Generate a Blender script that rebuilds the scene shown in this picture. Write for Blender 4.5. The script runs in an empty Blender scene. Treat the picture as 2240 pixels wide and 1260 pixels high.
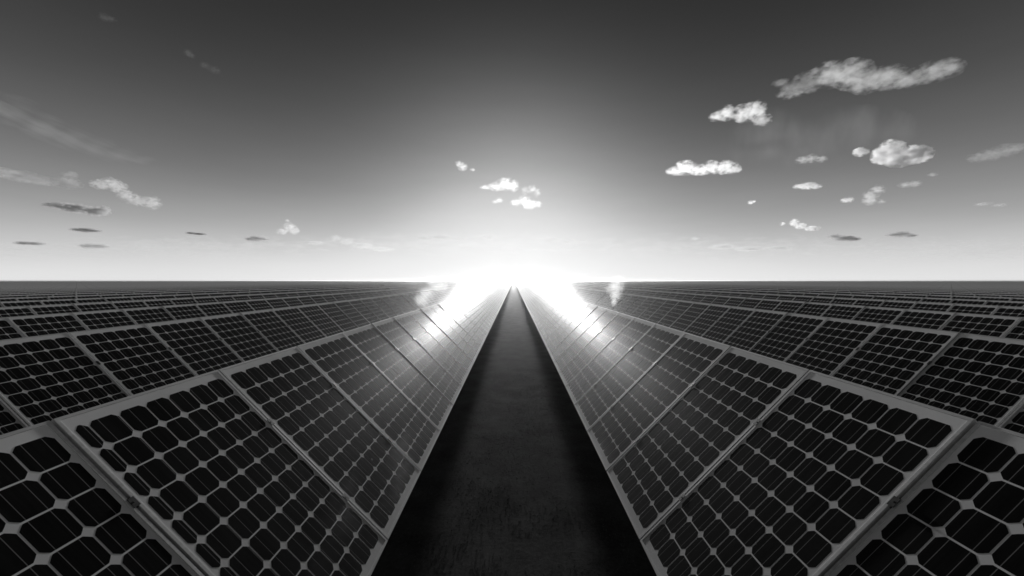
import bpy, bmesh, math, random
from mathutils import Vector, Matrix, noise

random.seed(7)
S = bpy.context.scene
COL = S.collection
R = math.radians

# ------------------------------------------------------------------ measures
F = 877.0                    # focal length in photo pixels (2240 wide)
VX, VY = 1124.0, 614.0       # vanishing point of the rows
CAM_H = 2.91
H1 = 1.81                    # camera above the low edges
LOW_Z = CAM_H - H1           # low edge above the ground
D1 = 0.485 * H1              # aisle centre to the low edge
L = 1.68                     # panel length up the slope
W = 0.996                    # panel width along the row
PITCH = 1.008                # panel to panel
ROW = 1.82 * H1              # row to row
TILT = R(45)
SEAM0 = F * H1 * 0.001765    # depth of one seam
CELL = 0.1555
SUN_EL = R(4.5)
LIP = 0.017
X0C = (W - 6 * CELL) / 2
Y0C = LIP + 0.043

# ------------------------------------------------------------------ helpers
def tag(o, label=None, cat=None, group=None, kind=None):
    if label: o['label'] = label
    if cat: o['category'] = cat
    if group: o['group'] = group
    if kind: o['kind'] = kind
    return o

def empty(name, loc=(0, 0, 0)):
    o = bpy.data.objects.new(name, None)
    o.location = loc
    o.empty_display_size = 0.2
    COL.objects.link(o)
    return o

def mesh_obj(name, verts, faces, mat, parent=None, uvs=None, mats=None, smooth=False):
    me = bpy.data.meshes.new(name)
    me.from_pydata([tuple(v) for v in verts], [], faces)
    if uvs is not None:
        uv = me.uv_layers.new(name='UVMap')
        flat = []
        for c in uvs:
            flat.extend(c)
        uv.data.foreach_set('uv', flat)
    for m in (mat if isinstance(mat, (list, tuple)) else [mat]):
        me.materials.append(m)
    if mats:
        me.polygons.foreach_set('material_index', mats)
    if smooth:
        me.polygons.foreach_set('use_smooth', [True] * len(me.polygons))
    me.update()
    o = bpy.data.objects.new(name, me)
    COL.objects.link(o)
    if parent: o.parent = parent
    return o

class MB:
    def __init__(s): s.v = []; s.f = []
    def box(s, a, b, M=None):
        n = len(s.v)
        for z in (a[2], b[2]):
            for x, y in ((a[0], a[1]), (b[0], a[1]), (b[0], b[1]), (a[0], b[1])):
                p = Vector((x, y, z))
                s.v.append(M @ p if M else p)
        s.f += [(n, n+3, n+2, n+1), (n+4, n+5, n+6, n+7), (n, n+1, n+5, n+4), (n+1, n+2, n+6, n+5), (n+2, n+3, n+7, n+6), (n+3, n, n+4, n+7)]
    def tube(s, p, q, r, k=10):
        p = Vector(p); q = Vector(q); d = (q - p).normalized()
        a = d.orthogonal().normalized(); b = d.cross(a); n = len(s.v)
        for c in (p, q):
            for i in range(k):
                t = 2 * math.pi * i / k
                s.v.append(c + a * (r * math.cos(t)) + b * (r * math.sin(t)))
        for i in range(k):
            j = (i + 1) % k
            s.f.append((n+i, n+j, n+k+j, n+k+i))
        s.f.append(tuple(n + i for i in reversed(range(k)))); s.f.append(tuple(n + k + i for i in range(k)))
    def build(s, name, mat, parent=None):
        return mesh_obj(name, s.v, s.f, mat, parent)

# ------------------------------------------------------------------ materials
class NT:
    def __init__(s, mat):
        s.t = mat.node_tree; s.n = s.t.nodes; s.l = s.t.links
    def add(s, t, **kw):
        n = s.n.new(t)
        for k, v in kw.items(): setattr(n, k, v)
        return n
    def put(s, sock, v):
        if isinstance(v, bpy.types.NodeSocket): s.l.new(v, sock)
        else: sock.default_value = v
    def math(s, op, a, b=None, c=None, clamp=False):
        n = s.add('ShaderNodeMath', operation=op); n.use_clamp = clamp
        s.put(n.inputs[0], a)
        if b is not None: s.put(n.inputs[1], b)
        if c is not None: s.put(n.inputs[2], c)
        return n.outputs[0]
    def noise(s, vec, scale, detail=4, rough=.55, dim='3D'):
        n = s.add('ShaderNodeTexNoise', noise_dimensions=dim)
        if vec is not None: s.l.new(vec, n.inputs['Vector'])
        n.inputs['Scale'].default_value = scale
        n.inputs['Detail'].default_value = detail
        n.inputs['Roughness'].default_value = rough
        return n.outputs['Fac']
    def remap(s, v, a, b, c, d, mode='LINEAR'):
        n = s.add('ShaderNodeMapRange', interpolation_type=mode)
        s.put(n.inputs[0], v)
        for i, x in enumerate((a, b, c, d)): s.put(n.inputs[1 + i], x)
        return n.outputs[0]
    def vscale(s, vec, sc, loc=(0, 0, 0)):
        n = s.add('ShaderNodeMapping')
        s.l.new(vec, n.inputs[0]); n.inputs['Scale'].default_value = sc; n.inputs['Location'].default_value = loc
        return n.outputs[0]
    def grey(s, v):
        n = s.add('ShaderNodeCombineColor')
        for i in range(3): s.put(n.inputs[i], v)
        return n.outputs[0]

def new_mat(name):
    m = bpy.data.materials.new(name); m.use_nodes = True
    t = NT(m); b = m.node_tree.nodes.get('Principled BSDF')
    return m, t, b

GLASS_ROUGH = 0.1

def panel_dust(t, uv, obj_random):
    """thin rain streaks and dust on the glass: 0..1"""
    off = t.add('ShaderNodeVectorMath', operation='ADD')
    cmb = t.add('ShaderNodeCombineXYZ')
    k = t.math('MULTIPLY', obj_random, 137.0)
    t.put(cmb.inputs[0], k); t.put(cmb.inputs[1], k)
    t.l.new(uv, off.inputs[0]); t.l.new(cmb.outputs[0], off.inputs[1])
    p = off.outputs[0]
    streak = t.noise(t.vscale(p, (38, 1.3, 1)), 1.0, 3)
    fine = t.noise(t.vscale(p, (150, 2.2, 1)), 1.0, 2)
    blot = t.noise(p, 4.0, 5)
    a = t.math('MULTIPLY', streak, 0.45)
    a = t.math('MULTIPLY_ADD', fine, 0.3, a)
    return t.math('MULTIPLY_ADD', blot, 0.35, a)

def textured_glass(t, b, rough, normal=None):
    """matt base under a textured anti-reflection cover glass"""
    b.inputs['Specular IOR Level'].default_value = 0.0
    b.inputs['Roughness'].default_value = 1.0
    for l in list(b.inputs['Roughness'].links): t.l.remove(l)
    gl = t.add('ShaderNodeBsdfGlossy', distribution='GGX')
    gl.inputs['Color'].default_value = (1, 1, 1, 1)
    t.put(gl.inputs['Roughness'], rough)
    fr = t.add('ShaderNodeFresnel'); fr.inputs['IOR'].default_value = 1.33
    if normal is not None: t.l.new(normal, gl.inputs['Normal'])
    mx = t.add('ShaderNodeMixShader')
    t.put(mx.inputs[0], t.math('MULTIPLY', fr.outputs[0], AR))
    g2 = t.add('ShaderNodeBsdfGlossy', distribution='GGX'); g2.inputs['Color'].default_value = (1, 1, 1, 1); g2.inputs['Roughness'].default_value = .40
    m2 = t.add('ShaderNodeMixShader'); m2.inputs[0].default_value = .2
    t.l.new(gl.outputs[0], m2.inputs[1]); t.l.new(g2.outputs[0], m2.inputs[2])
    t.l.new(b.outputs[0], mx.inputs[1]); t.l.new(m2.outputs[0], mx.inputs[2])
    t.l.new(mx.outputs[0], t.n.get('Material Output').inputs['Surface'])

AR = 0.85
def glassy(t, b, uv, base, rough=GLASS_ROUGH, shared=None):
    oi = t.add('ShaderNodeObjectInfo').outputs['Random']
    d = panel_dust(t, uv, oi)
    spk = t.noise(uv, 260.0, 2)
    speck = t.remap(spk, .74, .80, 0, 1)
    dust = t.remap(d, .40, .72, 0.0, 1.0)
    lift = t.math('MULTIPLY', dust, 0.010)
    lift = t.math('MULTIPLY_ADD', speck, 0.05, lift)
    col = t.math('ADD', base, lift)
    sh = t.add('ShaderNodeVectorMath', operation='ADD'); kk = t.add('ShaderNodeCombineXYZ')
    t.put(kk.inputs[0], t.math('MULTIPLY', oi, 53.0)); t.put(kk.inputs[1], t.math('MULTIPLY', oi, 29.0))
    t.l.new(uv, sh.inputs[0]); t.l.new(kk.outputs[0], sh.inputs[1])
    vo = t.add('ShaderNodeTexVoronoi'); vo.inputs['Scale'].default_value = 3.0; t.l.new(sh.outputs[0], vo.inputs['Vector'])
    sc = t.add('ShaderNodeSeparateColor'); t.l.new(vo.outputs['Color'], sc.inputs[0])
    wob = t.math('MULTIPLY', t.math('SUBTRACT', t.noise(sh.outputs[0], 40.0, 3), .5), .05)
    dist = t.math('ADD', vo.outputs['Distance'], wob)
    rad = t.math('MULTIPLY', sc.outputs[1], .035)
    drop = t.math('MULTIPLY', t.math('LESS_THAN', dist, rad), t.math('GREATER_THAN', sc.outputs[0], .90))
    col = t.remap(drop, 0, 1, col, 0.30)
    t.put(b.inputs['Base Color'], t.grey(col))
    rr = t.remap(d, .35, .75, rough - .02, rough + .035)
    t.put(b.inputs['Roughness'], rr)
    bmp = t.add('ShaderNodeBump')
    bmp.inputs['Strength'].default_value = 0.05
    bmp.inputs['Distance'].default_value = 0.002
    t.l.new(t.noise(t.vscale(uv, (20, 3, 1)), 1.0, 2), bmp.inputs['Height'])
    t.l.new(bmp.outputs[0], b.inputs['Normal'])
    textured_glass(t, b, rr, bmp.outputs[0])

# crystalline cells with two thin busbars each, behind glass
M_CELL, t, b = new_mat('silicon_cell_glass')
uv = t.add('ShaderNodeUVMap').outputs[0]
sx = t.add('ShaderNodeSeparateXYZ'); t.l.new(uv, sx.inputs[0])
fx = t.math('FRACT', t.math('DIVIDE', t.math('SUBTRACT', sx.outputs[0], X0C), CELL))
b1 = t.math('LESS_THAN', t.math('ABSOLUTE', t.math('SUBTRACT', fx, 0.27)), 0.009)
b2 = t.math('LESS_THAN', t.math('ABSOLUTE', t.math('SUBTRACT', fx, 0.73)), 0.009)
bus = t.math('ADD', b1, b2)
ix = t.math('FLOOR', t.math('DIVIDE', t.math('SUBTRACT', sx.outputs[0], X0C), CELL))
iy = t.math('FLOOR', t.math('DIVIDE', t.math('SUBTRACT', sx.outputs[1], Y0C), CELL))
cc = t.add('ShaderNodeCombineXYZ'); t.put(cc.inputs[0], ix); t.put(cc.inputs[1], iy)
t.put(cc.inputs[2], t.math('MULTIPLY', t.add('ShaderNodeObjectInfo').outputs['Random'], 91.0))
wn = t.add('ShaderNodeTexWhiteNoise', noise_dimensions='3D'); t.l.new(cc.outputs[0], wn.inputs['Vector'])
cb = t.remap(wn.outputs['Value'], 0, 1, 0.004, 0.010)
base = t.math('MULTIPLY_ADD', bus, 0.2, cb)
glassy(t, b, uv, base)

M_SHEET, t, b = new_mat('backsheet_glass')
uv = t.add('ShaderNodeUVMap').outputs[0]
bs = t.remap(t.noise(uv, 3.0, 4), .3, .7, 0.80, 0.90)
glassy(t, b, uv, bs, GLASS_ROUGH + .02)

def metal(name, base, rough, met=0.6, var=.15, scale=(30, 30, 30)):
    m, t, b = new_mat(name)
    co = t.add('ShaderNodeTexCoord').outputs['Object']
    n = t.noise(t.vscale(co, scale), 1.0, 4)
    t.put(b.inputs['Base Color'], t.grey(t.remap(n, .3, .7, base * (1 - var), base * (1 + var))))
    t.put(b.inputs['Roughness'], t.remap(n, .3, .7, rough - .06, rough + .08))
    b.inputs['Metallic'].default_value = met
    b.inputs['Specular IOR Level'].default_value = .25
    return m
M_FRAME = metal('anodised_frame', 0.62, 0.58, 0.05, .12, (4, 40, 40))
M_CLAMP = metal('dark_clamp', 0.035, 0.4, 0.3)
M_STEEL = metal('galvanised_steel', 0.32, 0.5, 0.7, .3, (18, 18, 18))
M_BOX, t, b = new_mat('black_plastic')
b.inputs['Base Color'].default_value = (.02, .02, .02, 1); b.inputs['Roughness'].default_value = .5

# the far rows: the same frame, sheet and cells as a surface pattern
M_FAR, t, b = new_mat('panel_row_surface')
uv = t.add('ShaderNodeUVMap').outputs[0]
sx = t.add('ShaderNodeSeparateXYZ'); t.l.new(uv, sx.inputs[0])
xl = t.math('MULTIPLY', t.math('FRACT', t.math('DIVIDE', sx.outputs[0], PITCH)), PITCH)
xi = t.math('FLOOR', t.math('DIVIDE', sx.outputs[0], PITCH))
yl = sx.outputs[1]
def inside(v, a, bb):
    return t.math('MULTIPLY', t.math('GREATER_THAN', v, a), t.math('LESS_THAN', v, bb))
glass_m = t.math('MULTIPLY', inside(xl, LIP, W - LIP), inside(yl, LIP, L - LIP))
area = t.math('MULTIPLY', inside(xl, X0C, W - X0C), inside(yl, Y0C, Y0C + 10 * CELL))
qx = t.math('ABSOLUTE', t.math('SUBTRACT', t.math('FRACT', t.math('DIVIDE', t.math('SUBTRACT', xl, X0C), CELL)), .5))
qy = t.math('ABSOLUTE', t.math('SUBTRACT', t.math('FRACT', t.math('DIVIDE', t.math('SUBTRACT', yl, Y0C), CELL)), .5))
cin = t.math('MULTIPLY', t.math('LESS_THAN', qx, .477), t.math('LESS_THAN', qy, .477))
cin = t.math('MULTIPLY', cin, t.math('LESS_THAN', t.math('ADD', qx, qy), .80))
cellm = t.math('MULTIPLY', area, cin)
gap = t.math('GREATER_THAN', xl, W)
wn = t.add('ShaderNodeTexWhiteNoise', noise_dimensions='2D')
cc = t.add('ShaderNodeCombineXYZ'); t.put(cc.inputs[0], xi); t.put(cc.inputs[1], 0.0); t.l.new(cc.outputs[0], wn.inputs['Vector'])
c0 = t.remap(glass_m, 0, 1, 0.60, 0.82)
c0 = t.remap(gap, 0, 1, c0, 0.03)
cellc = t.remap(wn.outputs['Value'], 0, 1, 0.008, 0.02)
c0 = t.remap(cellm, 0, 1, c0, cellc)
t.put(b.inputs['Base Color'], t.grey(c0))
b.inputs['Roughness'].default_value = GLASS_ROUGH + .02
textured_glass(t, b, GLASS_ROUGH)

M_GROUND, t, b = new_mat('dark_soil_and_turf')
co = t.add('ShaderNodeTexCoord').outputs['Object']
n1 = t.noise(co, 1.6, 8, .62); n2 = t.noise(co, 22.0, 6, .7); n3 = t.noise(co, 160.0, 3, .6)
v = t.math('MULTIPLY', n1, .5); v = t.math('MULTIPLY_ADD', n2, .35, v); v = t.math('MULTIPLY_ADD', n3, .25, v)
t.put(b.inputs['Base Color'], t.grey(t.remap(v, .40, .66, .014, .085)))
b.inputs['Roughness'].default_value = 1.0
b.inputs['Specular IOR Level'].default_value = .01
bm = t.add('ShaderNodeBump'); bm.inputs['Strength'].default_value = .7; bm.inputs['Distance'].default_value = .03
t.l.new(v, bm.inputs['Height']); t.l.new(bm.outputs[0], b.inputs['Normal'])

M_GRASS, t, b = new_mat('short_grass')
gi = t.add('ShaderNodeNewGeometry').outputs['Random Per Island']
t.put(b.inputs['Base Color'], t.grey(t.remap(t.math('POWER', gi, 3.0), 0, 1, .02, .22)))
b.inputs['Roughness'].default_value = .65

# ------------------------------------------------------------------ the sky
Wd = bpy.data.worlds.new('World'); S.world = Wd; Wd.use_nodes = True
t = NT(Wd); bg = Wd.node_tree.nodes.get('Background')
sky = t.add('ShaderNodeTexSky', sky_type='NISHITA')
sky.sun_disc = False
sky.sun_elevation = SUN_EL
sky.sun_rotation = 0.0
sky.air_density = 1.0; sky.dust_density = 1.2; sky.ozone_density = 1.0
sep = t.add('ShaderNodeSeparateColor'); t.l.new(sky.outputs[0], sep.inputs[0])
# black-and-white film behind a red filter: keep the red light only, then its contrast
rf = t.math('MULTIPLY_ADD', sep.outputs[1], 0.12, t.math('MULTIPLY', sep.outputs[0], 0.88))
dirn = t.add('ShaderNodeVectorMath', operation='NORMALIZE'); t.l.new(t.add('ShaderNodeTexCoord').outputs['Generated'], dirn.inputs[0])
sz = t.add('ShaderNodeSeparateXYZ'); t.l.new(dirn.outputs[0], sz.inputs[0])
el = t.math('MULTIPLY', t.math('ARCSINE', t.math('MAXIMUM', sz.outputs[2], 0.0)), 57.2958)
dt = t.add('ShaderNodeVectorMath', operation='DOT_PRODUCT'); t.l.new(dirn.outputs[0], dt.inputs[0])
dt.inputs[1].default_value = (0, math.cos(SUN_EL), math.sin(SUN_EL))
ang = t.math('MULTIPLY', t.math('ARCCOSINE', t.math('MINIMUM', dt.outputs['Value'], 1.0)), 57.2958)
def expn(v, sc, amp): return t.math('MULTIPLY', t.math('EXPONENT', t.math('DIVIDE', v, -sc)), amp)
low = expn(el, 7.6, 7.7)
g1 = expn(t.math('POWER', t.math('DIVIDE', ang, 15.5), 2.0), 1.0, 3.6)
g2 = t.math('MULTIPLY', expn(t.math('POWER', t.math('DIVIDE', ang, 34.0), 2.0), 1.0, 2.5), expn(el, 10.0, 1.0))
veil = t.noise(t.vscale(dirn.outputs[0], (1.6, 1.6, 9)), 1.7, 5, .6)
air = t.math('ADD', t.math('ADD', t.math('ADD', low, g1), g2), expn(t.math('POWER', t.math('DIVIDE', el, 5.5), 2.0), 1.0, 0.8))
air = t.math('MULTIPLY', air, t.remap(veil, .3, .7, .96, 1.04))
gm = t.math('ADD', t.math('MULTIPLY_ADD', rf, 0.04, air), 0.10)
# the film's shoulder: nothing in the sky goes past paper white
over = t.math('MAXIMUM', t.math('SUBTRACT', gm, 5.6), 0.0)
sh = t.math('MULTIPLY', t.math('SUBTRACT', 1.0, t.math('EXPONENT', t.math('DIVIDE', over, -3.9))), 3.9)
gm = t.math('ADD', t.math('MINIMUM', gm, 5.6), sh)
t.put(bg.inputs['Color'], t.grey(gm))
bg.inputs['Strength'].default_value = 0.1

sun = bpy.data.lights.new('sun', 'SUN'); sun.energy = 4.2; sun.angle = R(1.4); sun.color = (1, 1, 1)
so = bpy.data.objects.new('sun', sun); COL.objects.link(so)
so.rotation_euler = (-(math.pi / 2 - SUN_EL), 0, 0)
so.location = (0, 40, 30)

# ------------------------------------------------------------------ camera
cam = bpy.data.cameras.new('camera'); co_ = bpy.data.objects.new('camera', cam); COL.objects.link(co_)
co_.location = (0, 0, CAM_H); co_.rotation_euler = (R(90), 0, 0)
cam.sensor_width = 36; cam.lens = 36 * F / 2240
cam.shift_x = -(VX - 1120) / 2240; cam.shift_y = -(630 - VY) / 2240
cam.clip_start = .05; cam.clip_end = 120000
S.camera = co_

# ------------------------------------------------------------------ clouds
STEP = .3
def cloud_mat(name, dens, nscale, soft, lumps, wild=1.5, g=.7, stretch=(1, 1, 1.5), rot=0, bias=0.0):
    """lumps: (centre, radii) of every puff in the cloud's own metres; vapour thins out towards their edges"""
    m = bpy.data.materials.new(name); m.use_nodes = True
    t = NT(m); t.n.remove(t.n.get('Principled BSDF'))
    out = t.n.get('Material Output')
    pv = t.add('ShaderNodeVolumePrincipled')
    pv.inputs['Color'].default_value = (1, 1, 1, 1)
    pv.inputs['Anisotropy'].default_value = g
    co = t.add('ShaderNodeTexCoord').outputs['Object']
    vr = t.add('ShaderNodeVectorRotate', rotation_type='Y_AXIS'); t.l.new(co, vr.inputs['Vector']); vr.inputs['Angle'].default_value = rot
    nco = vr.outputs[0]
    f = None
    for c, r in lumps:
        a = t.add('ShaderNodeVectorMath', operation='SUBTRACT'); t.l.new(co, a.inputs[0]); a.inputs[1].default_value = c
        d = t.add('ShaderNodeVectorMath', operation='DIVIDE'); t.l.new(a.outputs[0], d.inputs[0]); d.inputs[1].default_value = r
        q = t.add('ShaderNodeVectorMath', operation='LENGTH'); t.l.new(d.outputs[0], q.inputs[0])
        v = t.math('SUBTRACT', 1.0, q.outputs['Value'])
        f = v if f is None else t.math('SMOOTH_MAX', f, v, .25)
    n = t.noise(t.vscale(nco, stretch), nscale, 7, .64)
    v = t.math('MULTIPLY_ADD', t.math('SUBTRACT', n, .5), wild, f)
    t.put(pv.inputs['Density'], t.remap(v, 0.02 + bias, .02 + bias + soft, 0, dens, 'SMOOTHSTEP'))
    t.l.new(pv.outputs[0], out.inputs['Volume'])
    m.cycles.volume_step_rate = STEP
    return m

def at(px, py, D):
    return Vector(((px - VX) / F * D, D, CAM_H + (VY - py) / F * D))

def blob(name, puffs, D, tau, rough, soft, wild=1.5, g=.7, depth=1.0, seed=0, stretch=(1, 1, 1.5), amp=.12, rot=0, bias=0.0):
    """closed lumpy body from (px, py, rx, ry) puffs at distance D"""
    cx = sum(p[0] for p in puffs) / len(puffs); cy = sum(p[1] for p in puffs) / len(puffs)
    c = at(cx, cy, D); k = D / F
    bmx = bmesh.new()
    rnd = random.Random(seed)
    lumps = []
    for (px, py, rx, ry) in puffs:
        r = (rx + ry) / 2
        ctr = at(px, py, D) - c + Vector((0, rnd.uniform(-.3, .3) * r * k * depth, 0))
        rad = Vector((rx, max(rx, ry) * .8 * depth, ry)) * (k * 1.18)
        lumps.append((ctr, rad))
        bmesh.ops.create_icosphere(bmx, subdivisions=3, radius=1, matrix=Matrix.Translation(ctr) @ Matrix.Diagonal((rad.x, rad.y, rad.z, 1)))
    rmin = sum(min(p[2], p[3]) for p in puffs) / len(puffs) * k
    me = bpy.data.meshes.new(name); bmx.to_mesh(me); bmx.free()
    o = bpy.data.objects.new(name, me); COL.objects.link(o)
    md = o.modifiers.new('r', 'REMESH'); md.mode = 'VOXEL'; md.voxel_size = rmin * .33
    dg = bpy.context.evaluated_depsgraph_get()
    m2 = bpy.data.meshes.new_from_object(o.evaluated_get(dg))
    o.modifiers.clear(); o.data = m2; bpy.data.meshes.remove(me); m2.name = name
    off = Vector((seed * 3.1, seed * 1.7, 0))
    for v in m2.vertices:
        q = v.co / rmin
        w = noise.noise(q * .9 + off) + noise.noise(q * 2.2 + off) * .6
        v.co += v.normal * (w * amp * rmin)
    m2.polygons.foreach_set('use_smooth', [True] * len(m2.polygons))
    m2.materials.clear()
    m2.materials.append(cloud_mat('vapour', tau / rmin, rough / rmin, soft, lumps, wild, g, stretch, rot, bias))
    o.location = c
    return o

ALT = 520.0
CL = []
def cloud(label, puffs, tau=.9, rough=1.1, soft=1.0, wild=3.2, g=.7, cat='cloud', name='cloud', depth=1.0, stretch=(1, 1, 1.5), rot=0, D=None, stuff=False, step=.3, bias=0.0):
    my = sum(p[1] for p in puffs) / len(puffs)
    D = D or ALT * F / max(40, VY - my)
    o = blob(name, puffs, D, tau, rough, soft, wild, g, depth, seed=len(CL) + 1, stretch=stretch, rot=rot, bias=bias)
    o.data.materials[0].cycles.volume_step_rate = step
    tag(o, label, cat, None if stuff else 'clouds in the sky', 'stuff' if stuff else None)
    CL.append(o)
    return o

cloud('long ragged pale cloud highest at the right of the sky',
      [(1705, 183, 20, 8), (1735, 196, 28, 15), (1770, 178, 30, 22), (1815, 165, 34, 26), (1865, 162, 38, 30), (1895, 178, 36, 24), (1945, 168, 34, 24), (1990, 170, 34, 18), (2035, 160, 32, 22), (2070, 152, 26, 20)], tau=.55)
cloud('bright puffy cloud just below the long ragged one',
      [(1572, 253, 18, 10), (1595, 245, 20, 16), (1625, 250, 24, 18), (1650, 243, 22, 20), (1668, 262, 20, 12)], tau=1.0)
cloud('bright white two-humped cloud low on the right of the sun glow',
      [(1475, 375, 18, 9), (1500, 367, 22, 15), (1530, 372, 24, 10), (1558, 366, 22, 14), (1590, 366, 24, 14), (1606, 371, 14, 9)], tau=.9)
cloud('grey-centred cloud with bright rim at the right',
      [(1880, 333, 16, 9), (1925, 342, 20, 20), (1950, 330, 26, 22), (1965, 348, 30, 18), (1995, 340, 30, 18), (2018, 340, 18, 14)], tau=3.5, g=.6)
cloud('faint grey cloud touching the right edge of the sky',
      [(2140, 345, 20, 10), (2170, 338, 26, 12), (2205, 328, 26, 14), (2235, 322, 20, 10)], tau=.16, g=.3)
cloud('small flat white cloud under the bright rimmed ones', [(1752, 407, 14, 5), (1770, 406, 18, 7), (1784, 408, 12, 5)], tau=1)
cloud('tiny white cloud fleck right of the sun glow', [(1642, 443, 6, 4), (1648, 441, 5, 3)], tau=1)
cloud('small upright pale cloud at the right', [(1900, 440, 14, 9), (1908, 428, 15, 13), (1918, 416, 14, 10), (1930, 441, 10, 5)], tau=.6)
cloud('tiny pale cloud beside the small upright one', [(1848, 438, 8, 5), (1858, 437, 8, 6)], tau=1.6)
cloud('faint wisp of cloud above the small upright one', [(1982, 404, 14, 6), (2002, 402, 12, 7), (2040, 382, 10, 4)], tau=.3)
cloud('faint blurred cloud left of the grey-centred one', [(1755, 350, 14, 8), (1775, 346, 14, 9), (1800, 347, 12, 7)], tau=.3)
cloud('small broken cloud low at the right above the horizon', [(1712, 490, 6, 4), (1738, 487, 10, 8), (1752, 494, 12, 7), (1775, 500, 16, 5)], tau=1.4)
cloud('flat grey cloud low at the right', [(1825, 517, 14, 5), (1848, 521, 22, 6), (1866, 523, 16, 5)], tau=1.2, g=.05, wild=3.6)
cloud('lens shaped grey cloud low at the far right', [(1952, 514, 14, 4), (1970, 512, 18, 7), (1990, 515, 14, 5)], tau=1.0, g=.05, wild=3.6)
cloud('faint cloud streak at the far right edge', [(2155, 446, 16, 3), (2185, 449, 14, 3)], tau=.25)
cloud('white cloud above the sun, largest of its cluster', [(1062, 410, 12, 5), (1085, 408, 16, 9), (1105, 403, 18, 14), (1122, 406, 14, 13)], tau=.5, g=.55)
cloud('thin ring-like cloud right of the cluster above the sun', [(1150, 417, 10, 9), (1165, 413, 12, 8), (1176, 422, 8, 10)], tau=.3, g=.5)
cloud('white cloud above the sun, lowest of its cluster', [(1128, 443, 12, 8), (1148, 439, 15, 11), (1160, 448, 18, 10), (1177, 447, 10, 7)], tau=.4, g=.55)
cloud('small white cloud left of the cluster above the sun', [(1083, 441, 7, 4), (1092, 438, 9, 6)], tau=.35, g=.5)
cloud('small white cloud high above the sun', [(1004, 358, 9, 7), (1012, 364, 11, 9), (1033, 371, 6, 4)], tau=.45, g=.5)
cloud('arched pale cloud with bright right end at the left', [(222, 404, 18, 10), (240, 400, 20, 12), (258, 410, 18, 12), (278, 428, 18, 10), (305, 440, 22, 10), (330, 443, 18, 14)], tau=.55, rough=1.4, wild=4.6, g=.5)
cloud('long flat grey cloud under the arched one', [(110, 448, 18, 5), (140, 451, 24, 7), (175, 457, 28, 9), (205, 462, 24, 9), (228, 460, 14, 9)], tau=1.6, g=.05, wild=3.8)
cloud('small grey cloud bar below the long flat one', [(168, 502, 14, 4), (188, 503, 20, 5), (206, 505, 14, 3)], tau=1.1, g=.05, wild=3.6)
cloud('faint grey cloud band at the left edge', [(5, 378, 30, 10), (50, 386, 34, 11), (95, 396, 30, 9), (140, 400, 26, 12), (155, 383, 14, 8)], tau=.5, g=.05)
cloud('small white heaped cloud left of the sun glow', [(618, 506, 12, 7), (632, 496, 14, 9), (642, 504, 12, 9), (629, 483, 5, 4)], tau=.6, g=.5)
cloud('flat grey cloud left of the white heaped one', [(548, 523, 12, 5), (562, 522, 16, 6), (576, 523, 10, 4)], tau=1.1, g=.05, wild=3.6)
cloud('pale broken cloud right of the white heaped one', [(735, 521, 12, 7), (758, 528, 18, 8), (790, 537, 24, 7), (835, 545, 26, 5), (690, 532, 20, 5)], tau=.3, g=.4)
cloud('thin grey cloud low at the far left', [(58, 532, 18, 4), (82, 533, 16, 4)], tau=.8, g=.05, wild=3.6)
cloud('thin grey cloud right of the thin far left one', [(195, 538, 18, 6), (220, 539, 16, 5)], tau=.6, g=.05, wild=3.6)
cloud('narrow dark cloud sliver left of centre', [(420, 510, 12, 2.5), (438, 512, 14, 2.5)], tau=1.1, g=.05, wild=3.6)
cloud('pale flat cloud near the horizon left of the sun', [(930, 521, 20, 4), (965, 519, 24, 5), (1000, 521, 20, 4), (1068, 517, 16, 5)], tau=.2, g=.3)
cloud('pale flat cloud near the horizon right of the sun', [(1205, 524, 18, 5), (1240, 528, 20, 6), (1272, 531, 16, 4)], tau=.2, g=.3)
cloud('faint long cloud band near the horizon right of the sun', [(1520, 522, 10, 4), (1580, 540, 26, 6), (1640, 544, 30, 5), (1700, 543, 26, 4)], tau=.25, g=.4, wild=4.5)
cloud('tiny faint cloud at the top left', [(230, 38, 14, 7), (244, 42, 10, 5)], tau=.035)
cloud('tiny faint cloud below the top left one', [(412, 116, 9, 8), (420, 122, 6, 5)], tau=.06)
cloud('faint smear of cloud in the upper left sky', [(450, 144, 12, 6), (468, 152, 12, 7)], tau=.03)
cloud('long slanting veil of high cloud at the left edge',
      [(-20, 225, 50, 26), (40, 245, 50, 30), (95, 275, 48, 30), (150, 300, 48, 26), (205, 322, 46, 22), (260, 340, 44, 16), (310, 350, 34, 9)], tau=.10, rough=.6, soft=1.3, wild=2.8, stretch=(.22, .6, 1.8), rot=-.42, depth=.6, name='cloud_veil', cat='cloud veil')
cloud('faint hanging veil of cloud between the clouds at the right',
      [(1650, 305, 60, 56), (1720, 302, 95, 60), (1800, 296, 100, 58), (1880, 292, 90, 50), (1950, 285, 70, 34)], tau=.075, rough=.8, soft=1.5, wild=3.8, stretch=(1.3, .8, .4), depth=.6, name='cloud_veil', cat='cloud veil')

cloud('faint broken band of pale clouds low over the whole horizon',
      [(-150, 545, 420, 26), (420, 540, 440, 24), (1000, 535, 440, 24), (1560, 540, 440, 26), (2200, 545, 480, 26)], tau=.16, rough=1.3, soft=.8, wild=6.5, g=.3, bias=.45, stretch=(.5, .8, 2.0),
      depth=.12, D=9500, stuff=True, step=.04, name='clouds', cat='cloud band')

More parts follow.
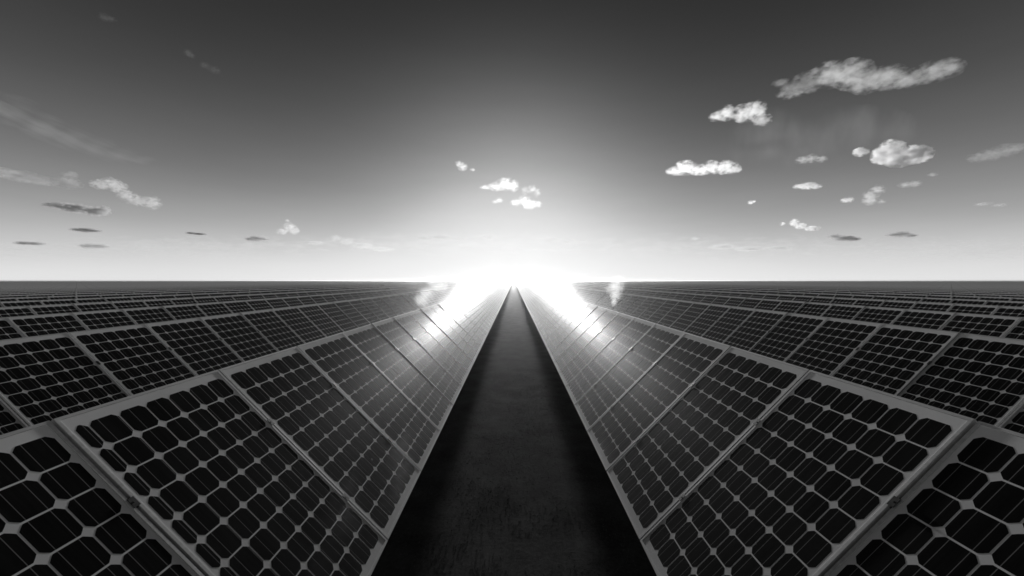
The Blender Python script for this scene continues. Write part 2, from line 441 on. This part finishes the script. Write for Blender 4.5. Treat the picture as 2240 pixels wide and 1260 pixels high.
# ------------------------------------------------------------------ mist puffs over the panels
def puff(label, puffs, D, tau, seed):
    o = blob('mist_puff', puffs, D, tau, .7, 1.1, 2.4, .6, .8, seed=seed, stretch=(1, 1, .6))
    return tag(o, label, 'mist', 'wisps of mist over the panels')
puff('broad white wisp of mist over the panels left of the aisle', [(922, 655, 20, 16), (935, 640, 24, 20), (955, 628, 24, 18), (940, 615, 20, 14)], 11.5, .3, 5)
puff('narrow white wisp of mist rising over the panels right of the aisle', [(1345, 660, 8, 12), (1347, 645, 15, 14), (1342, 628, 22, 16), (1352, 614, 20, 12)], 11.5, .4, 9)

# ------------------------------------------------------------------ ground
def ground():
    vs, fs = [], []
    xs = [-60000, -400, -60, -20] + [x * 1.0 for x in range(-12, 13, 2)] + [20, 60, 400, 60000]
    ys = [-60000, -300, -10] + [y * 2.0 for y in range(-2, 12)] + [30, 60, 120, 400, 60000]
    for y in ys:
        for x in xs: vs.append((x, y, 0))
    n = len(xs)
    for j in range(len(ys) - 1):
        for i in range(n - 1):
            a = j * n + i; fs.append((a, a + 1, a + n + 1, a + n))
    return tag(mesh_obj('ground', vs, fs, M_GROUND), kind='structure')
ground()

def grass():
    vs, fs = [], []
    rnd = random.Random(3)
    for i in range(26000):
        y = 1.6 + 12 * rnd.random() ** 1.6
        x = rnd.uniform(-1.25, 1.25)
        nz = noise.noise(Vector((x * 1.5, y * 1.5, 0))) + .5 * noise.noise(Vector((x * 6, y * 6, 3)))
        if nz < rnd.uniform(-.5, .35): continue
        for k in range(rnd.randint(2, 4)):
            a = rnd.uniform(0, 6.28); h = rnd.uniform(.004, .016); w = rnd.uniform(.001, .0025)
            bx = x + rnd.uniform(-.012, .012); by = y + rnd.uniform(-.012, .012)
            lx = rnd.uniform(-.009, .009); ly = rnd.uniform(-.009, .009); m = len(vs)
            vs += [(bx - w * math.cos(a), by - w * math.sin(a), -.002), (bx + w * math.cos(a), by + w * math.sin(a), -.002), (bx + lx, by + ly, h)]
            fs.append((m, m + 1, m + 2))
    tag(mesh_obj('grass', vs, fs, M_GRASS), 'short dark grass tufts along the aisle floor', 'grass', kind='stuff')
grass()

# ------------------------------------------------------------------ solar panel parts
def frame_mesh():
    """aluminium ring: outer wall, rounded top lip, inner step"""
    prof = [(0, -.035), (0, .0015), (.0015, .003), (LIP - .0015, .003), (LIP, .0015), (LIP, -.035)]
    vs, fs = [], []
    for (o, z) in prof:
        vs += [(o, o, z), (W - o, o, z), (W - o, L - o, z), (o, L - o, z)]
    n = len(prof)
    for i in range(n):
        j = (i + 1) % n
        for k in range(4):
            m = (k + 1) % 4
            fs.append((4 * i + k, 4 * i + m, 4 * j + m, 4 * j + k))
    return vs, fs

def cell_poly(x0, y0, x1, y1, c=.0225):
    cx = min(c, (x1 - x0) * .42)
    k = .48
    return [(x0 + cx, y0), (x1 - cx, y0), (x1 - cx * k, y0 + c * k), (x1, y0 + c), (x1, y1 - c), (x1 - cx * k, y1 - c * k), (x1 - cx, y1),
            (x0 + cx, y1), (x0 + cx * k, y1 - c * k), (x0, y1 - c), (x0, y0 + c), (x0 + cx * k, y0 + c * k)]

def cells_data(cols):
    vs, fs, uvs = [], [], []
    g = .0042
    for (xa, xb) in cols:
        for j in range(10):
            ya = Y0C + j * CELL
            p = cell_poly(xa + g, ya + g, xb - g, ya + CELL - g)
            m = len(vs)
            vs += [(x, y, .0004) for x, y in p]
            fs.append(tuple(range(m, m + len(p))))
            uvs += p
    return vs, fs, uvs
COLS = [(X0C + i * CELL, X0C + (i + 1) * CELL) for i in range(6)]
# one panel carries a narrow seventh column of cut cells against the frame
SPAN = 6 * CELL
wn_ = (SPAN - .062) / 6
COLS_ODD = [(X0C, X0C + .062)] + [(X0C + .062 + i * wn_, X0C + .062 + (i + 1) * wn_) for i in range(6)]

def panel_proto():
    root = empty('solar_panel')
    vs, fs = frame_mesh()
    mesh_obj('frame', vs, fs, M_FRAME, root)
    mb = MB(); mb.box((LIP, LIP, -.006), (W - LIP, L - LIP, 0))
    o = mesh_obj('backsheet', mb.v, mb.f, M_SHEET, root, uvs=[(mb.v[i].x, mb.v[i].y) for f in mb.f for i in f])
    vs, fs, uvs = cells_data(COLS)
    mesh_obj('cells', vs, fs, M_CELL, root, uvs=uvs)
    for yy in (.42, 1.16):
        m = MB(); m.box((W - .009, yy - .025, .003), (PITCH + .009, yy + .025, .0055))
        m.box((W + .001, yy - .030, -.030), (PITCH - .001, yy + .030, .0031))
        m.tube((W + .006, yy, .005), (W + .006, yy, .008), .0045, 8)
        m.build('clamp', M_CLAMP, root)
    m = MB(); m.box((W / 2 - .06, L - .26, -.028), (W / 2 + .06, L - .14, -.0065))
    m.tube((W / 2 - .06, L - .2, -.018), (W / 2 - .25, L - .22, -.014), .004, 6)
    m.tube((W / 2 + .06, L - .2, -.018), (W / 2 + .25, L - .22, -.014), .004, 6)
    m.build('junction_box', M_BOX, root)
    return root

proto = panel_proto()
parts = list(proto.children)
vs, fs, uvs = cells_data(COLS_ODD)
odd = bpy.data.meshes.new('cells'); odd.from_pydata(vs, [], fs)
u = odd.uv_layers.new(name='UVMap'); u.data.foreach_set('uv', [c for p in uvs for c in p]); odd.materials.append(M_CELL)

def place_matrix(side, row, i):
    """side -1 left, +1 right; the panel's x runs along the row, its y up the slope"""
    z0 = SEAM0 + i * PITCH
    d = D1 + row * ROW
    if side < 0:   # x axis -> +Y, slope -> -X up
        ex = Vector((0, 1, 0)); ey = Vector((-math.cos(TILT), 0, math.sin(TILT)))
        org = Vector((-d, z0, LOW_Z))
    else:
        ex = Vector((0, -1, 0)); ey = Vector((math.cos(TILT), 0, math.sin(TILT)))
        org = Vector((d, z0 + W, LOW_Z))
    ez = ex.cross(ey)
    M = Matrix((ex, ey, ez)).transposed().to_4x4(); M.translation = org
    return M

# how large each panel shows in the photo
SC = 1.0
def seen_area(side, row, i):
    z0 = SEAM0 + i * PITCH
    if z0 + PITCH < .2: return 0
    tot = 0; n = 6
    lim = (D1 + L * math.cos(TILT) + (row - 1) * ROW) / (H1 - L * math.sin(TILT)) if row else 0
    for a in range(n):
        z = z0 + (a + .5) / n * PITCH
        if z < .25: continue
        for s in range(n):
            u = (s + .5) / n * L
            d = D1 + row * ROW + u * math.cos(TILT); h = H1 - u * math.sin(TILT)
            if d / h < lim: continue
            X = side * d / z * F + VX; Y = h / z * F + VY
            if -10 < X < 2250 and Y < 1270:
                tot += (PITCH / n) * (L / n) * abs(h * math.cos(TILT) + d * math.sin(TILT)) / z ** 3 * F * F
    return tot

NI_MIN, NI_MAX, NROWS = -4, 600, 110
cand = []
for side in (-1, 1):
    for row in range(14):
        for i in range(-3, 70):
            a = seen_area(side, row, i)
            if a > 0: cand.append((a, side, row, i))
cand.sort(reverse=True)
chosen = cand[:300]
chosen_set = {(s, r, i) for _, s, r, i in chosen}

ONES = 'first second third fourth fifth sixth seventh eighth ninth tenth eleventh twelfth thirteenth fourteenth fifteenth sixteenth seventeenth eighteenth nineteenth'.split()
TENS = {20: 'twent', 30: 'thirt', 40: 'fort', 50: 'fift', 60: 'sixt', 70: 'sevent'}
def ordinal(n):
    if n < 20: return ONES[n - 1]
    a, c = n // 10 * 10, n % 10
    return TENS[a] + ('ieth' if c == 0 else 'y-' + ONES[c - 1])

first = True
ranks = {}
for side in (-1, 1):
    for row in range(14):
        ids = sorted(i for s, r, i in chosen_set if s == side and r == row)
        for k, i in enumerate(ids): ranks[(side, row, i)] = k + 1
nl = 0
for a, side, row, i in chosen:
    if first: root = proto; kids = parts; first = False
    else:
        root = proto.copy(); COL.objects.link(root)
        kids = []
        for p in parts:
            c = p.copy(); COL.objects.link(c); c.parent = root; kids.append(c)
    M = place_matrix(side, row, i)
    rnd = random.Random(side * 1000 + row * 100 + i)
    # each module sits a hair differently in its clamps
    J = Matrix.Rotation(R(rnd.uniform(-.13, .13)), 4, 'X') @ Matrix.Rotation(R(rnd.uniform(-.07, .07)), 4, 'Y')
    root.matrix_world = M @ J
    sd = 'left' if side < 0 else 'right'
    k = ranks[(side, row, i)]
    rowname = 'front' if row == 0 else ordinal(row + 1)
    if k == 1: lab = f'solar panel at the near end of the {rowname} row {sd} of the aisle'
    else: lab = f'solar panel in the {rowname} row {sd} of the aisle, {ordinal(k)} from the near end'
    if side < 0 and row == 0 and i == -1:
        for c in kids:
            if c.name.startswith('cells'): c.data = odd
        lab = 'solar panel with a narrow extra column of cut cells, front row left of aisle'
    tag(root, lab, 'solar panel', 'solar panels mounted in rows on both sides of the aisle')

# the rest of the field as one mass
def far_field():
    vs, fs, uvs, mi = [], [], [], []
    cs, sn = math.cos(TILT), math.sin(TILT)
    for side in (-1, 1):
        for row in range(NROWS):
            have = sorted(i for s, r, i in chosen_set if s == side and r == row)
            runs = []
            lo = NI_MIN if row < 25 else 0
            if have:
                if have[0] > lo: runs.append((lo, have[0]))
                for a, bb in zip(have, have[1:]):
                    if bb > a + 1: runs.append((a + 1, bb))
                runs.append((have[-1] + 1, NI_MAX))
            else: runs.append((lo, NI_MAX))
            for (a, bb) in runs:
                # the long rows break at every service gap; split in blocks of 24
                s = a
                while s < bb:
                    e = min(bb, s + 24)
                    z0 = SEAM0 + s * PITCH; z1 = SEAM0 + (e - 1) * PITCH + W
                    d = D1 + row * ROW; m = len(vs)
                    jz = random.uniform(-.004, .004)
                    nx, nz = -side * sn, cs
                    for off in (0.002 + jz, -.035 + jz):
                        for (z, uu) in ((z0, 0), (z1, 0), (z1, L), (z0, L)):
                            vs.append((side * (d + uu * cs) + nx * off, z, LOW_Z + uu * sn + nz * off))
                    q = [(m, m+1, m+2, m+3), (m+4, m+7, m+6, m+5), (m, m+4, m+5, m+1), (m+1, m+5, m+6, m+2), (m+2, m+6, m+7, m+3), (m+3, m+7, m+4, m)]
                    tw = (s, e)
                    for qi, f in enumerate(q):
                        if side > 0: f = tuple(reversed(f))
                        fs.append(f); mi.append(0 if qi == 0 else 1)
                        for vi in f:
                            kk = (vi - m) % 4
                            uvs.append((((e - s) * PITCH - (PITCH - W)) * (1 if kk in (1, 2) else 0) + 1e-5, L if kk in (2, 3) else 0))
                    s = e
    o = mesh_obj('solar_panels', vs, fs, [M_FAR, M_FRAME], None, uvs=uvs, mats=mi)
    tag(o, 'distant rows of solar panels reaching to the horizon on both sides', 'solar panels', kind='stuff')
far_field()

# ------------------------------------------------------------------ mounting racks under the nearest rows
def rack_proto(n=6):
    root = empty('mounting_rack')
    ln = n * PITCH
    cs, sn = math.cos(TILT), math.sin(TILT)
    for uu in (.42, 1.16):
        m = MB(); c = Vector((uu * cs + .036 * sn + .02 * sn, 0, uu * sn - .036 * cs - .02 * cs))
        Mx = Matrix.Translation(c) @ Matrix.Rotation(-TILT, 4, 'Y')
        m.box((-.02, .0, -.019), (.02, ln - .02, .019), Mx)
        m.build('rail', M_STEEL, root)
    for y in (ln * .2, ln * .8):
        x = .84 * cs + .10; z = .84 * sn - .13
        m = MB(); m.box((x - .04, y - .03, -LOW_Z - .05), (x + .04, y + .03, z + .02))
        m.build('post', M_STEEL, root)
        m = MB(); Mx = Matrix.Translation(Vector((.078, y + .042, -.078))) @ Matrix.Rotation(-TILT, 4, 'Y')
        m.box((.2, -.02, -.02), (1.5, .02, .02), Mx)
        m.build('rafter', M_STEEL, root)
    return root
rk = rack_proto(); rparts = list(rk.children); fr = True
for row in (0, 1):
    for side in (-1, 1):
        for q in range(4):
            if fr: root = rk; fr = False
            else:
                root = rk.copy(); COL.objects.link(root)
                for p in rparts:
                    c = p.copy(); COL.objects.link(c); c.parent = root
            z = SEAM0 + (-3 + 6 * q) * PITCH
            d = D1 + row * ROW
            if side > 0: root.location = (d, z, LOW_Z); root.rotation_euler = (0, 0, 0)
            else: root.location = (-d, z + 6 * PITCH - .02, LOW_Z); root.rotation_euler = (0, 0, math.pi)
            sd = 'left' if side < 0 else 'right'
            tag(root, f'steel rack under the {"front" if row == 0 else "second"} panel row {sd} of the aisle, {ordinal(q + 1)} from the near end', 'rack', 'steel racks under the panels')

# ------------------------------------------------------------------ haze
m = bpy.data.materials.new('haze'); m.use_nodes = True
t = NT(m); t.n.remove(t.n.get('Principled BSDF'))
pv = t.add('ShaderNodeVolumePrincipled'); pv.inputs['Color'].default_value = (1, 1, 1, 1)
HAZE_D = .00032
pv.inputs['Density'].default_value = HAZE_D; pv.inputs['Anisotropy'].default_value = .84
t.l.new(pv.outputs[0], t.n.get('Material Output').inputs['Volume'])
mb = MB(); mb.box((-61000, -61000, -1), (61000, 61000, 3.5))
tag(mb.build('haze', m), 'thin bright haze over the whole field', 'haze', kind='stuff')

# ------------------------------------------------------------------ render
S.view_settings.view_transform = 'Standard'; S.view_settings.look = 'None'
S.view_settings.gamma = 1; S.view_settings.exposure = 0
S.render.engine = 'CYCLES'
S.cycles.use_denoising = True
S.cycles.max_bounces = 6; S.cycles.diffuse_bounces = 3; S.cycles.glossy_bounces = 3; S.cycles.volume_bounces = 5
S.cycles.volume_max_steps = 256
S.cycles.sample_clamp_indirect = 5
